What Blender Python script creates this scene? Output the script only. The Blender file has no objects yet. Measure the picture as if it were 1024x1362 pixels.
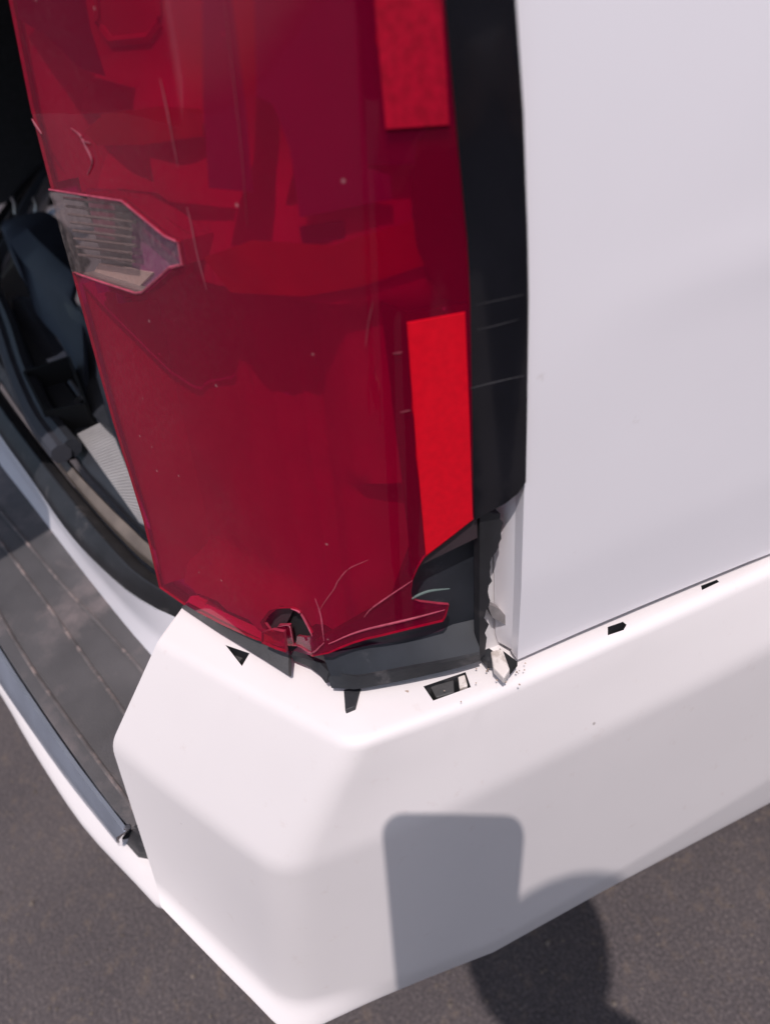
import bpy, bmesh, math, random
from mathutils import Vector, Matrix
from mathutils.bvhtree import BVHTree
from mathutils.geometry import delaunay_2d_cdt
random.seed(7)
sc = bpy.context.scene
COL = sc.collection
R = math.radians

# ------------------------------------------------------------------ camera
F, CX, CY = 984.0, 512.0, 681.0            # focal length in pixels of the 1024 x 1362 photograph
PITCH, AZ, NAD = R(40), R(72), 700.0
_v = Vector((-math.sin(AZ), math.cos(AZ), 0)); _r0 = Vector((_v.y, -_v.x, 0))
FW = _v * math.cos(PITCH) + Vector((0, 0, -math.sin(PITCH)))
_u0 = _r0.cross(FW); _roll = math.atan2(NAD - CX, F / math.tan(PITCH))
RT = _r0 * math.cos(_roll) - _u0 * math.sin(_roll)
UP = RT.cross(FW)
def ray(px, py): return FW + RT * ((px - CX) / F) - UP * ((py - CY) / F)
CAM = Vector((0, 0, .74)) - ray(693, 880) * .42
cd = bpy.data.cameras.new('camera'); co = bpy.data.objects.new('camera', cd); COL.objects.link(co)
M = Matrix((RT, UP, -FW)).transposed().to_4x4(); M.translation = CAM
co.matrix_world = M
cd.lens = 26; cd.sensor_width = 36; cd.sensor_fit = 'AUTO'
cd.clip_start = .01; cd.clip_end = 2000
cd.dof.use_dof = True; cd.dof.focus_distance = .43; cd.dof.aperture_fstop = 6.5
sc.camera = co

# ------------------------------------------------------------------ light
SUNQ = (607, 1118)                           # where the camera's own shadow falls
SD = ray(*SUNQ).normalized()                 # the way sunlight travels
w = bpy.data.worlds.new('World'); sc.world = w; w.use_nodes = True
nt = w.node_tree; nt.nodes.clear()
sky = nt.nodes.new('ShaderNodeTexSky'); sky.sky_type = 'NISHITA'; sky.sun_disc = False
sky.sun_elevation = math.asin(-SD.z)
sky.sun_rotation = math.atan2(-SD.x, -SD.y)
sky.air_density = 1.0; sky.dust_density = 2.5; sky.ozone_density = 1.2
bg = nt.nodes.new('ShaderNodeBackground'); bg.inputs[1].default_value = .125
wo = nt.nodes.new('ShaderNodeOutputWorld')
nt.links.new(sky.outputs[0], bg.inputs[0]); nt.links.new(bg.outputs[0], wo.inputs[0])
sl = bpy.data.lights.new('sun', 'SUN'); so = bpy.data.objects.new('sun', sl); COL.objects.link(so)
sl.energy = 3.25; sl.angle = R(.53); sl.color = (1, .92, .9)
so.rotation_euler = SD.to_track_quat('-Z', 'Y').to_euler()
sc.view_settings.view_transform = 'Standard'; sc.view_settings.look = 'None'
sc.view_settings.gamma = 1; sc.view_settings.use_curve_mapping = False
sc.view_settings.exposure = 0.07
sc.render.engine = 'CYCLES'
sc.cycles.max_bounces = 10; sc.cycles.transparent_max_bounces = 24

# ------------------------------------------------------------------ materials
def mat(name, col, rough=.5, metal=0, coat=0, spec=.5, var=0, vscale=8, bump=0, bscale=200, dirt=None, dscale=30, dlo=.6, dhi=.75, specks=0):
    m = bpy.data.materials.new(name); m.use_nodes = True
    n = m.node_tree; b = n.nodes['Principled BSDF']; L = n.links
    b.inputs['Roughness'].default_value = rough; b.inputs['Metallic'].default_value = metal
    b.inputs['Coat Weight'].default_value = coat; b.inputs['Coat Roughness'].default_value = .06
    b.inputs['Specular IOR Level'].default_value = spec
    tc = n.nodes.new('ShaderNodeTexCoord')
    out = None
    rgb = n.nodes.new('ShaderNodeRGB'); rgb.outputs[0].default_value = (*col, 1); out = rgb.outputs[0]
    if var:
        no = n.nodes.new('ShaderNodeTexNoise'); no.inputs['Scale'].default_value = vscale; no.inputs['Detail'].default_value = 6
        L.new(tc.outputs['Object'], no.inputs['Vector'])
        mr = n.nodes.new('ShaderNodeMapRange'); mr.inputs[1].default_value = .3; mr.inputs[2].default_value = .7
        mr.inputs[3].default_value = 1 - var; mr.inputs[4].default_value = 1 + var
        L.new(no.outputs[0], mr.inputs[0])
        mx = n.nodes.new('ShaderNodeVectorMath'); mx.operation = 'SCALE'
        L.new(out, mx.inputs[0]); L.new(mr.outputs[0], mx.inputs['Scale']); out = mx.outputs[0]
    if dirt:
        no = n.nodes.new('ShaderNodeTexNoise'); no.inputs['Scale'].default_value = dscale; no.inputs['Detail'].default_value = 8
        no.inputs['Roughness'].default_value = .65
        L.new(tc.outputs['Object'], no.inputs['Vector'])
        mr = n.nodes.new('ShaderNodeMapRange'); mr.inputs[1].default_value = dlo; mr.inputs[2].default_value = dhi
        L.new(no.outputs[0], mr.inputs[0])
        mi = n.nodes.new('ShaderNodeMix'); mi.data_type = 'RGBA'
        L.new(mr.outputs[0], mi.inputs[0]); L.new(out, mi.inputs[6]); mi.inputs[7].default_value = (*dirt, 1); out = mi.outputs[2]
    if specks:
        vo = n.nodes.new('ShaderNodeTexVoronoi'); vo.inputs['Scale'].default_value = specks; L.new(tc.outputs['Object'], vo.inputs['Vector'])
        mr = n.nodes.new('ShaderNodeMapRange'); mr.inputs[1].default_value = .03; mr.inputs[2].default_value = .07; mr.inputs[3].default_value = .6; mr.inputs[4].default_value = 0
        L.new(vo.outputs['Distance'], mr.inputs[0])
        se = n.nodes.new('ShaderNodeSeparateColor'); L.new(vo.outputs['Color'], se.inputs[0])
        gt = n.nodes.new('ShaderNodeMath'); gt.operation = 'GREATER_THAN'; gt.inputs[1].default_value = .88; L.new(se.outputs[0], gt.inputs[0])
        mm = n.nodes.new('ShaderNodeMath'); mm.operation = 'MULTIPLY'; L.new(mr.outputs[0], mm.inputs[0]); L.new(gt.outputs[0], mm.inputs[1])
        mi = n.nodes.new('ShaderNodeMix'); mi.data_type = 'RGBA'
        L.new(mm.outputs[0], mi.inputs[0]); L.new(out, mi.inputs[6]); mi.inputs[7].default_value = (.2, .15, .13, 1); out = mi.outputs[2]
    L.new(out, b.inputs['Base Color'])
    if bump:
        no = n.nodes.new('ShaderNodeTexNoise'); no.inputs['Scale'].default_value = bscale; no.inputs['Detail'].default_value = 4
        L.new(tc.outputs['Object'], no.inputs['Vector'])
        bp = n.nodes.new('ShaderNodeBump'); bp.inputs['Strength'].default_value = bump; bp.inputs['Distance'].default_value = .002
        L.new(no.outputs[0], bp.inputs['Height']); L.new(bp.outputs[0], b.inputs['Normal'])
    return m

def lens_mat(name, tint, dust=.0, dcol=(.42, .3, .3), rough=.03, milk=0, mcol=(.3, .004, .04)):
    """Tinted clear plastic: a mirror-like coat over a colour filter, with a film of dust."""
    m = bpy.data.materials.new(name); m.use_nodes = True
    n = m.node_tree; L = n.links; n.nodes.clear()
    o = n.nodes.new('ShaderNodeOutputMaterial')
    tr = n.nodes.new('ShaderNodeBsdfTransparent'); tr.inputs[0].default_value = (*tint, 1)
    gl = n.nodes.new('ShaderNodeBsdfGlossy'); gl.inputs['Roughness'].default_value = rough
    fr = n.nodes.new('ShaderNodeFresnel')
    ge = n.nodes.new('ShaderNodeNewGeometry'); io = n.nodes.new('ShaderNodeMapRange'); io.inputs[3].default_value = 1.4; io.inputs[4].default_value = 1 / 1.4
    L.new(ge.outputs['Backfacing'], io.inputs[0]); L.new(io.outputs[0], fr.inputs[0])      # both faces of the sheet seen from air
    mx = n.nodes.new('ShaderNodeMixShader')
    base = tr.outputs[0]
    if milk:                                                   # light scattered inside the coloured plastic
        md = n.nodes.new('ShaderNodeBsdfDiffuse'); md.inputs[0].default_value = (*mcol, 1)
        mm = n.nodes.new('ShaderNodeMixShader'); mm.inputs[0].default_value = milk
        L.new(base, mm.inputs[1]); L.new(md.outputs[0], mm.inputs[2]); base = mm.outputs[0]
    L.new(fr.outputs[0], mx.inputs[0]); L.new(base, mx.inputs[1]); L.new(gl.outputs[0], mx.inputs[2])
    last = mx.outputs[0]
    if dust:
        tc = n.nodes.new('ShaderNodeTexCoord')
        n1 = n.nodes.new('ShaderNodeTexNoise'); n1.inputs['Scale'].default_value = 420; n1.inputs['Detail'].default_value = 5
        n2 = n.nodes.new('ShaderNodeTexNoise'); n2.inputs['Scale'].default_value = 14; n2.inputs['Detail'].default_value = 3
        sp = n.nodes.new('ShaderNodeTexVoronoi'); sp.inputs['Scale'].default_value = 95
        for q in (n1, n2, sp): L.new(tc.outputs['Object'], q.inputs['Vector'])
        a = n.nodes.new('ShaderNodeMapRange'); a.inputs[1].default_value = .42; a.inputs[2].default_value = .75; a.inputs[3].default_value = .35; a.inputs[4].default_value = 1.6
        L.new(n1.outputs[0], a.inputs[0])
        b = n.nodes.new('ShaderNodeMapRange'); b.inputs[1].default_value = .35; b.inputs[2].default_value = .7; b.inputs[3].default_value = .35; b.inputs[4].default_value = 1.3
        L.new(n2.outputs[0], b.inputs[0])
        lw = n.nodes.new('ShaderNodeLayerWeight'); lw.inputs[0].default_value = .5    # a film is longer to look through at a slant
        p = n.nodes.new('ShaderNodeMath'); p.operation = 'POWER'; p.inputs[1].default_value = 2.2; L.new(lw.outputs['Facing'], p.inputs[0])
        q = n.nodes.new('ShaderNodeMath'); q.operation = 'MULTIPLY_ADD'; q.inputs[1].default_value = dust * 3.2; q.inputs[2].default_value = dust * .12; L.new(p.outputs[0], q.inputs[0])
        ab = n.nodes.new('ShaderNodeMath'); ab.operation = 'MULTIPLY'; L.new(a.outputs[0], ab.inputs[0]); L.new(b.outputs[0], ab.inputs[1])
        t = n.nodes.new('ShaderNodeMath'); t.operation = 'MULTIPLY'; L.new(ab.outputs[0], t.inputs[0]); L.new(q.outputs[0], t.inputs[1])
        # separate grains
        g = n.nodes.new('ShaderNodeMapRange'); g.inputs[1].default_value = .05; g.inputs[2].default_value = .09; g.inputs[3].default_value = .5; g.inputs[4].default_value = 0
        L.new(sp.outputs['Distance'], g.inputs[0])
        gc = n.nodes.new('ShaderNodeSeparateColor'); L.new(sp.outputs['Color'], gc.inputs[0])
        gt = n.nodes.new('ShaderNodeMath'); gt.operation = 'GREATER_THAN'; gt.inputs[1].default_value = .86; L.new(gc.outputs[0], gt.inputs[0])
        gg = n.nodes.new('ShaderNodeMath'); gg.operation = 'MULTIPLY'; L.new(g.outputs[0], gg.inputs[0]); L.new(gt.outputs[0], gg.inputs[1])
        s = n.nodes.new('ShaderNodeMath'); s.operation = 'ADD'; s.use_clamp = True; L.new(t.outputs[0], s.inputs[0]); L.new(gg.outputs[0], s.inputs[1])
        df = n.nodes.new('ShaderNodeBsdfDiffuse'); df.inputs[0].default_value = (*dcol, 1)
        m2 = n.nodes.new('ShaderNodeMixShader'); L.new(s.outputs[0], m2.inputs[0]); L.new(last, m2.inputs[1]); L.new(df.outputs[0], m2.inputs[2])
        last = m2.outputs[0]
    L.new(last, o.inputs[0])
    return m

PAINT = mat('white paint', (.875, .835, .87), .42, coat=.35, var=.012, vscale=9, dirt=(.62, .55, .53), dscale=55, dlo=.68, dhi=.85)
PLASTIC = mat('painted plastic', (.69, .645, .645), .5, coat=.18, var=.012, vscale=12, dirt=(.6, .52, .5), dscale=60, dlo=.62, dhi=.85, specks=48, bump=.03, bscale=900)
DIRTY = mat('grimy paint', (.66, .6, .57), .6, var=.08, vscale=60, dirt=(.3, .24, .2), dscale=70, dlo=.52, dhi=.68)
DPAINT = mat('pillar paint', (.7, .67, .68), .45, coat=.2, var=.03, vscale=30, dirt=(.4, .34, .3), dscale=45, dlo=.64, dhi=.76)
BLACKGLOSS = mat('gloss black', (.009, .009, .012), .16, coat=.6, var=.2, vscale=30)
BLACK = mat('black plastic', (.02, .021, .025), .55, var=.25, vscale=40, dirt=(.12, .11, .115), dscale=50, dlo=.56, dhi=.8, bump=.15, bscale=500)
DARKHOUS = mat('lamp housing black', (.022, .025, .032), .42, var=.25, vscale=40, dirt=(.1, .1, .11), dscale=35, dlo=.6, dhi=.8)
GREYPL = mat('grey plastic', (.06, .058, .06), .6, var=.15, vscale=60, dirt=(.13, .115, .11), dscale=60, dlo=.55, dhi=.8, bump=.2, bscale=700)
STEP = mat('step plastic', (.072, .067, .07), .55, var=.22, vscale=16, dirt=(.17, .14, .14), dscale=14, dlo=.5, dhi=.72, bump=.35, bscale=900)
RIDGE = mat('worn glinting ridge', (.095, .083, .083), .55, var=.4, vscale=30, dirt=(.34, .26, .24), dscale=45, dlo=.52, dhi=.72)  # worn plastic, with the sun glint on its edges mixed into the pale tan
SATIN = mat('satin step trim', (.29, .32, .39), .3, metal=.35, var=.1, vscale=30)
CHROME = mat('bright end', (.7, .7, .72), .15, metal=1)
RUBBER = mat('seal rubber', (.018, .018, .021), .5, var=.3, vscale=50, dirt=(.09, .08, .08), dscale=40, dlo=.58, dhi=.8)
SILLC = mat('sill cover', (.025, .027, .034), .5, var=.2, vscale=40)
TANB = mat('dusty sill band', (.14, .115, .1), .6, var=.25, vscale=40)
TRIMB = mat('cargo trim', (.028, .035, .053), .6, var=.15, vscale=20, bump=.2, bscale=500)
TRIMG = mat('cargo trim grey', (.04, .041, .052), .6, var=.15, vscale=20)
SCUFF = mat('scuff plate', (.33, .32, .33), .45, var=.1, vscale=30)
CARPET = mat('cargo carpet', (.012, .012, .014), .95, var=.3, vscale=80)
HOLE = mat('dark inside', (.006, .006, .007), .9)
RED = lens_mat('red lens', (.95, .05, .47), dust=.036, dcol=(.4, .2, .22), milk=.17, mcol=(.4, .004, .06))
REDEDGE = mat('broken red edge', (.34, .03, .06), .3, var=.2, vscale=200)
CLEAR = lens_mat('clear lens', (.9, .83, .83), dust=.10, dcol=(.5, .41, .39))
TRIMLENS = lens_mat('smoked lens', (.2, .2, .22), dust=.055, dcol=(.3, .28, .3))
BOWL = mat('red bowl', (.36, .09, .27), .45, var=.12, vscale=25)
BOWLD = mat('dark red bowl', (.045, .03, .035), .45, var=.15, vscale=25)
BOWLG = mat('grey bowl frame and lens reflection', (.07, .2, .2), .5, var=.1)
REFL = mat('red prism reflector', (.66, .003, .016), .4, coat=.1, spec=.2, var=.07, vscale=300, bump=.15, bscale=2200)
REFL2 = mat('red prism reflector above', (.37, .002, .02), .4, coat=.1, spec=.2, var=.22, vscale=300, bump=.25, bscale=1500)
REVB = mat('reverse bowl', (.3, .29, .28), .45, var=.08)
REVS = mat('reverse shelf', (.7, .6, .52), .45)
CRACK = mat('stressed plastic', (.36, .06, .1), .4, var=.3, vscale=200)
SCRATCH = mat('pale scratch', (.24, .05, .075), .5, var=.3, vscale=150)
GSCR = mat('grey scratch', (.04, .038, .043), .5, var=.3, vscale=150)
TYRE = mat('tyre rubber', (.02, .02, .02), .8, var=.2, vscale=30)
ALLOY = mat('alloy', (.5, .5, .52), .3, metal=.9)
GLASS = mat('tinted glass', (.01, .012, .013), .04, coat=1)

def asphalt():
    m = bpy.data.materials.new('asphalt'); m.use_nodes = True
    n = m.node_tree; L = n.links; b = n.nodes['Principled BSDF']; b.inputs['Roughness'].default_value = .85
    tc = n.nodes.new('ShaderNodeTexCoord')
    def noise(s, d, r=.6):
        q = n.nodes.new('ShaderNodeTexNoise'); q.inputs['Scale'].default_value = s; q.inputs['Detail'].default_value = d; q.inputs['Roughness'].default_value = r
        L.new(tc.outputs['Object'], q.inputs['Vector']); return q.outputs[0]
    def ramp(src, *st):
        q = n.nodes.new('ShaderNodeValToRGB'); e = q.color_ramp.elements
        while len(e) < len(st): e.new(.5)
        for i, (p, c) in enumerate(st): e[i].position = p; e[i].color = (*c, 1)
        L.new(src, q.inputs[0]); return q.outputs[0]
    base = ramp(noise(260, 6), (.3, (.038, .032, .034)), (.52, (.078, .066, .068)), (.7, (.16, .135, .13)))
    big = ramp(noise(5, 5), (.3, (.8, .78, .8)), (.7, (1.15, 1.12, 1.1)))
    mu = n.nodes.new('ShaderNodeMix'); mu.data_type = 'RGBA'; mu.blend_type = 'MULTIPLY'; mu.inputs[0].default_value = 1
    L.new(base, mu.inputs[6]); L.new(big, mu.inputs[7])
    st = ramp(noise(42, 8, .7), (.54, (0, 0, 0)), (.7, (.85, .85, .85)))
    mi = n.nodes.new('ShaderNodeMix'); mi.data_type = 'RGBA'; L.new(st, mi.inputs[0]); L.new(mu.outputs[2], mi.inputs[6]); mi.inputs[7].default_value = (.14, .105, .085, 1)
    L.new(mi.outputs[2], b.inputs['Base Color'])
    bp = n.nodes.new('ShaderNodeBump'); bp.inputs['Strength'].default_value = .7; bp.inputs['Distance'].default_value = .004
    L.new(noise(240, 6), bp.inputs['Height']); L.new(bp.outputs[0], b.inputs['Normal'])
    return m

# ------------------------------------------------------------------ helpers
def pix(p):
    d = Vector(p) - CAM; z = d.dot(FW)
    return CX + F * d.dot(RT) / z, CY - F * d.dot(UP) / z
def onplane(px, py, n, k):
    d = ray(px, py); n = Vector(n); return CAM + d * ((k - n.dot(CAM)) / n.dot(d))
def atZ(px, py, z): return onplane(px, py, (0, 0, 1), z)
def atX(px, py, x): return onplane(px, py, (1, 0, 0), x)
def obj(name, bm, m, parent=None, smooth=30, solid=0, off=0, rim=None, bevel=0, sub=0):
    me = bpy.data.meshes.new(name); bm.normal_update(); bm.to_mesh(me); bm.free()
    o = bpy.data.objects.new(name, me); COL.objects.link(o); me.materials.append(m)
    if rim: me.materials.append(rim)
    for p in me.polygons: p.use_smooth = bool(smooth)
    if smooth: me.set_sharp_from_angle(angle=R(smooth))
    if parent: o.parent = parent
    if solid:
        s = o.modifiers.new('thickness', 'SOLIDIFY'); s.thickness = solid; s.offset = off
        if rim: s.material_offset_rim = 1
        if smooth:
            e = o.modifiers.new('sharp rim', 'EDGE_SPLIT'); e.split_angle = R(48)
    if bevel:
        s = o.modifiers.new('edge', 'BEVEL'); s.width = bevel; s.segments = 2; s.limit_method = 'ANGLE'; s.angle_limit = R(35)
    if sub:
        s = o.modifiers.new('round', 'SUBSURF'); s.levels = s.render_levels = sub
    return o
def grid(rows, flip=False, close=False):
    """a sheet through rows of points"""
    bm = bmesh.new(); V = [[bm.verts.new(p) for p in r] for r in rows]
    for a, b in zip(V, V[1:]):
        m = len(a)
        for j in range(m if close else m - 1):
            f = (a[j], a[(j + 1) % m], b[(j + 1) % m], b[j])
            try: bm.faces.new(f[::-1] if flip else f)
            except ValueError: pass
    return bm
def add_box(bm, lo, hi):
    r = bmesh.ops.create_cube(bm, size=1)['verts']
    for v in r: v.co = Vector([lo[i] + (v.co[i] + .5) * (hi[i] - lo[i]) for i in range(3)])
    return r
def poly_prism(bm, pts, dvec):
    a = [bm.verts.new(p) for p in pts]; b = [bm.verts.new(Vector(p) + Vector(dvec)) for p in pts]
    bm.faces.new(a); bm.faces.new(b[::-1])
    for i in range(len(a)):
        j = (i + 1) % len(a); bm.faces.new((a[j], a[i], b[i], b[j]))
    bmesh.ops.recalc_face_normals(bm, faces=bm.faces)
def tube(bm, pts, r, seg=6, taper=None):
    rows = []
    for i, p in enumerate(pts):
        t = (Vector(pts[min(i + 1, len(pts) - 1)]) - Vector(pts[max(i - 1, 0)])).normalized()
        a = t.orthogonal().normalized(); b = t.cross(a)
        rr = r if taper is None else r * taper[i]
        rows.append([bm.verts.new(Vector(p) + a * rr * math.cos(6.2832 * k / seg) + b * rr * math.sin(6.2832 * k / seg)) for k in range(seg)])
    for a, b in zip(rows, rows[1:]):
        for k in range(seg): bm.faces.new((a[k], a[(k + 1) % seg], b[(k + 1) % seg], b[k]))
    bm.faces.new(rows[0][::-1]); bm.faces.new(rows[-1])
    bmesh.ops.recalc_face_normals(bm, faces=bm.faces)
def fillet(pts, rad, n=6, dens=3):
    """polyline with the listed corners rounded; rad: {index: cut length}"""
    out = [Vector(pts[0])]; cur = Vector(pts[0])
    for i in range(1, len(pts)):
        p = Vector(pts[i]); c = rad.get(i, 0) if i < len(pts) - 1 else 0
        a = p + (cur - p).normalized() * min(c, (cur - p).length * .6) if c else p
        for k in range(1, dens + 1): out.append(cur.lerp(a, k / dens))
        if c:
            nx = Vector(pts[i + 1]); b = p + (nx - p).normalized() * min(c, (nx - p).length * .45)
            for k in range(1, n + 1):
                t = k / n; out.append(a * (1 - t) ** 2 + p * 2 * t * (1 - t) + b * t * t)
            cur = b
        else: cur = p
    return out
def interp(pl, t):
    for (a, va), (b, vb) in zip(pl, pl[1:]):
        if t <= b: return va + (vb - va) * max(0, (t - a)) / (b - a)
    return pl[-1][1]
def resample(pts, n):
    d = [0]
    for a, b in zip(pts, pts[1:]): d.append(d[-1] + (Vector(b) - Vector(a)).length)
    out = []; j = 0
    for i in range(n):
        t = d[-1] * i / (n - 1)
        while j < len(d) - 2 and d[j + 1] < t: j += 1
        out.append(Vector(pts[j]).lerp(Vector(pts[j + 1]), (t - d[j]) / (d[j + 1] - d[j])))
    return out
def catmull(pts, n):
    P = [Vector(p) for p in pts]; P = [P[0] * 2 - P[1]] + P + [P[-1] * 2 - P[-2]]; out = []
    for i in range(1, len(P) - 2):
        a, b, c, d = P[i - 1:i + 3]
        for k in range(n):
            t = k / n
            out.append(.5 * (2 * b + (c - a) * t + (2 * a - 5 * b + 4 * c - d) * t * t + (3 * b - a - 3 * c + d) * t ** 3))
    out.append(P[-2]); return out
def inside(p, poly):
    c = False; j = len(poly) - 1
    for i in range(len(poly)):
        if (poly[i][1] > p[1]) != (poly[j][1] > p[1]) and p[0] < (poly[j][0] - poly[i][0]) * (p[1] - poly[i][1]) / (poly[j][1] - poly[i][1]) + poly[i][0]: c = not c
        j = i
    return c
def dens_poly(poly, step):
    out = []
    for a, b in zip(poly, poly[1:] + poly[:1]):
        k = max(1, int(math.hypot(b[0] - a[0], b[1] - a[1]) / step))
        for i in range(k): out.append((a[0] + (b[0] - a[0]) * i / k, a[1] + (b[1] - a[1]) * i / k))
    return out
def skin(surf, poly, holes=(), step=16, push=0, disp=None):
    """cut a piece of the given outline out of a real surface (surf: BVH tree or function)"""
    loops = [dens_poly(poly, step)] + [dens_poly(h, step * .6) for h in holes]
    V, E = [], []
    for lp in loops:
        s = len(V); V += [Vector(p) for p in lp]; E += [(s + i, s + (i + 1) % len(lp)) for i in range(len(lp))]
    x0 = min(p[0] for p in poly); x1 = max(p[0] for p in poly); y0 = min(p[1] for p in poly); y1 = max(p[1] for p in poly)
    y = y0 + step / 2; r = 0
    while y < y1:
        x = x0 + step / 2 + (step / 2 if r % 2 else 0)
        while x < x1:
            if inside((x, y), poly) and not any(inside((x, y), h) for h in holes):
                if all(min((x - q[0]) ** 2 + (y - q[1]) ** 2 for q in lp) > (step * .45) ** 2 for lp in loops): V.append(Vector((x, y)))
            x += step
        y += step * .87; r += 1
    vs, es, fs = delaunay_2d_cdt(V, E, [], 0, 1e-4)[:3]
    bm = bmesh.new(); bv = []
    for v in vs:
        if callable(surf): p = surf(v.x, v.y); nn = None
        else:
            p, nn, _, _ = surf.ray_cast(CAM, ray(v.x, v.y).normalized())
            if p is None: p, nn, _, _ = surf.find_nearest(CAM + ray(v.x, v.y) * .45)
            if nn.dot(CAM - p) < 0: nn = -nn
        dd = push + (disp(v.x, v.y) if disp else 0)
        if dd and nn: p = p + nn * dd
        bv.append(bm.verts.new(p))
    for f in fs:
        c = sum((vs[i] for i in f), Vector((0, 0))) / len(f)
        if inside(c, poly) and not any(inside(c, h) for h in holes):
            try: g = bm.faces.new([bv[i] for i in f])
            except ValueError: continue
            g.normal_update()
            if g.normal.dot(CAM - g.calc_center_median()) < 0: g.normal_flip()
    bmesh.ops.delete(bm, geom=[v for v in bm.verts if not v.link_faces], context='VERTS')
    return bm
def bvh(bm): bm.normal_update(); return BVHTree.FromBMesh(bm)
def cut_hole(bm, pts, n):
    """open a slot with the given 3-D outline through a sheet"""
    c = sum(pts, Vector()) / len(pts); rad = max((p - c).length for p in pts) * 1.3
    for a, b in zip(pts, pts[1:] + pts[:1]):
        fs = [f for f in bm.faces if (f.calc_center_median() - c).length < rad + .03]
        g = set(fs)
        for f in fs: g.update(f.edges); g.update(f.verts)
        bmesh.ops.bisect_plane(bm, geom=list(g), plane_co=a, plane_no=(b - a).cross(n).normalized(), dist=1e-6)
    kill = []
    for f in bm.faces:
        m = f.calc_center_median()
        if (m - c).length > rad or f.normal.dot(n) < .2: continue
        s = [((b - a).cross(n)).dot(m - a) for a, b in zip(pts, pts[1:] + pts[:1])]
        if all(v > 0 for v in s) or all(v < 0 for v in s): kill.append(f)
    bmesh.ops.delete(bm, geom=kill, context='FACES')
def tag(o, label=None, cat=None, group=None, kind=None):
    for k, v in (('label', label), ('category', cat), ('group', group), ('kind', kind)):
        if v: o[k] = v
    return o
def empty(name, loc=(0, 0, 0)):
    o = bpy.data.objects.new(name, None); COL.objects.link(o); o.location = loc; return o

# ------------------------------------------------------------------ ground
bm = bmesh.new(); N = 10
bmesh.ops.create_grid(bm, x_segments=N, y_segments=N, size=300)
g = obj('ground', bm, asphalt(), smooth=0); tag(g, kind='structure')
bm = bmesh.new()
for i in range(1500):
    x, y = random.uniform(-.7, .5), random.uniform(-.9, .7); s = random.uniform(.0008, .0026) * (2.2 if random.random() < .06 else 1)
    v = bmesh.ops.create_icosphere(bm, subdivisions=1, radius=s)['verts']
    for q in v:
        q.co = Vector((q.co.x * random.uniform(.7, 1.3), q.co.y * random.uniform(.7, 1.3), q.co.z * .7)) + Vector((x, y, s * .4))
tag(obj('grit', bm, mat('grit', (.13, .105, .09), .9, var=.6, vscale=9), smooth=0), 'scattered sandy grit lying on the asphalt', kind='stuff')

# ------------------------------------------------------------------ the car
car = empty('sport_utility_vehicle', (-1.0, 1.6, 0))
tag(car, 'white SUV with its liftgate open and a cracked red tail lamp above the rear bumper', 'car')
bpy.context.view_layer.update()
def part(name, bm, m, parent=None, **k):
    o = obj(name, bm, m, None, **k); p = parent or car
    o.parent = p; o.matrix_parent_inverse = p.matrix_world.inverted() if p is car else Matrix()
    return o
def mirror(pts, xc=-1.0):
    return pts + [Vector((2 * xc - p.x, p.y, p.z)) for p in pts[::-1]]

# --- bumper: rails run round the corner, from the cut-out for the step to the wheel arch
def zs(px, z): return [atZ(x, y, z) for x, y in px]
fwd = [Vector((0, .22, 0)), Vector((0, .2, 0))]
def ext(l):
    return l + [l[-1] + Vector((.004, .16, 0)), l[-1] + Vector((-.005, .3, 0))]
R1 = ext(zs([(210, 853), (330, 920), (470, 995)], .735) + [atZ(x, y, z) for x, y, z in ((640, 932, .731), (830, 848, .726), (940, 798, .723), (1024, 760, .72))])
R2 = ext([atZ(148, 990, .668), atZ(262, 1083, .658)] + [atZ(375, 1167, .654)] + zs([(597, 1077), (770, 990), (954, 900), (1024, 863)], .668))
R0 = ext([Vector((-.150, -.160, .742)), Vector((-.10, -.128, .742)), Vector((-.045, -.088, .742)), Vector((-.03, -.03, .735)), Vector((-.03, .06, .729)), Vector((-.03, .12, .725)), Vector((-.03, .17, .721))])
R3 = ext([atZ(209, 1179, .555), atZ(300, 1263, .52), atZ(386, 1342, .492)] + [atX(x, y, .036) for x, y in [(544, 1298), (656, 1254), (803, 1171), (1024, 1036)]])
R4 = ext([atZ(216, 1214, .543), atZ(290, 1292, .51), atZ(386, 1388, .476)] + [atX(x, y, .033) for x, y in [(544, 1313), (656, 1269), (803, 1187), (1024, 1070)]])
R5 = [p + (Vector((-.03, .05, .02)) if i < 3 else Vector((-.09, .02, .01))) for i, p in enumerate(R4)]
rails = [fillet(r, {2: c, 1: .03, 3: .03}, n=8, dens=4) for r, c in zip([R0, R1, R2, R3, R4, R5], [.012, .012, .02, .024, .018, .018])]
colsn = [fillet([r[i] for r in rails], {1: .006, 2: .009, 3: .008, 4: .006}, n=5, dens=3) for i in range(len(rails[0]))]
bm = grid(colsn)
# end wall of the corner piece, down to the step
c0 = colsn[0]
W = [[bm.verts.new(p) for p in c0], [bm.verts.new(p + Vector((.003, .014, -.002))) for p in c0], [bm.verts.new(Vector((p.x + .012, p.y + .035, min(p.z, .54)))) for p in c0]]
for a, b in zip(W, W[1:]):
    for j in range(len(a) - 1): bm.faces.new((a[j + 1], a[j], b[j], b[j + 1]))
bmesh.ops.remove_doubles(bm, verts=bm.verts, dist=1e-5)
bmesh.ops.recalc_face_normals(bm, faces=bm.faces)
if sum(1 for f in bm.faces if f.normal.dot(CAM - f.calc_center_median()) > 0) < len(bm.faces) / 2: bmesh.ops.reverse_faces(bm, faces=bm.faces)
BB = bvh(bm)
SLOTS = [[(300, 858), (332, 869), (322, 886)], [(563, 913), (619, 894), (626, 914), (576, 932)], [(808, 834), (828, 827), (833, 831), (829, 838), (808, 845)], [(932, 779), (953, 771), (956, 774), (933, 785)]]
wells = []
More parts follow.
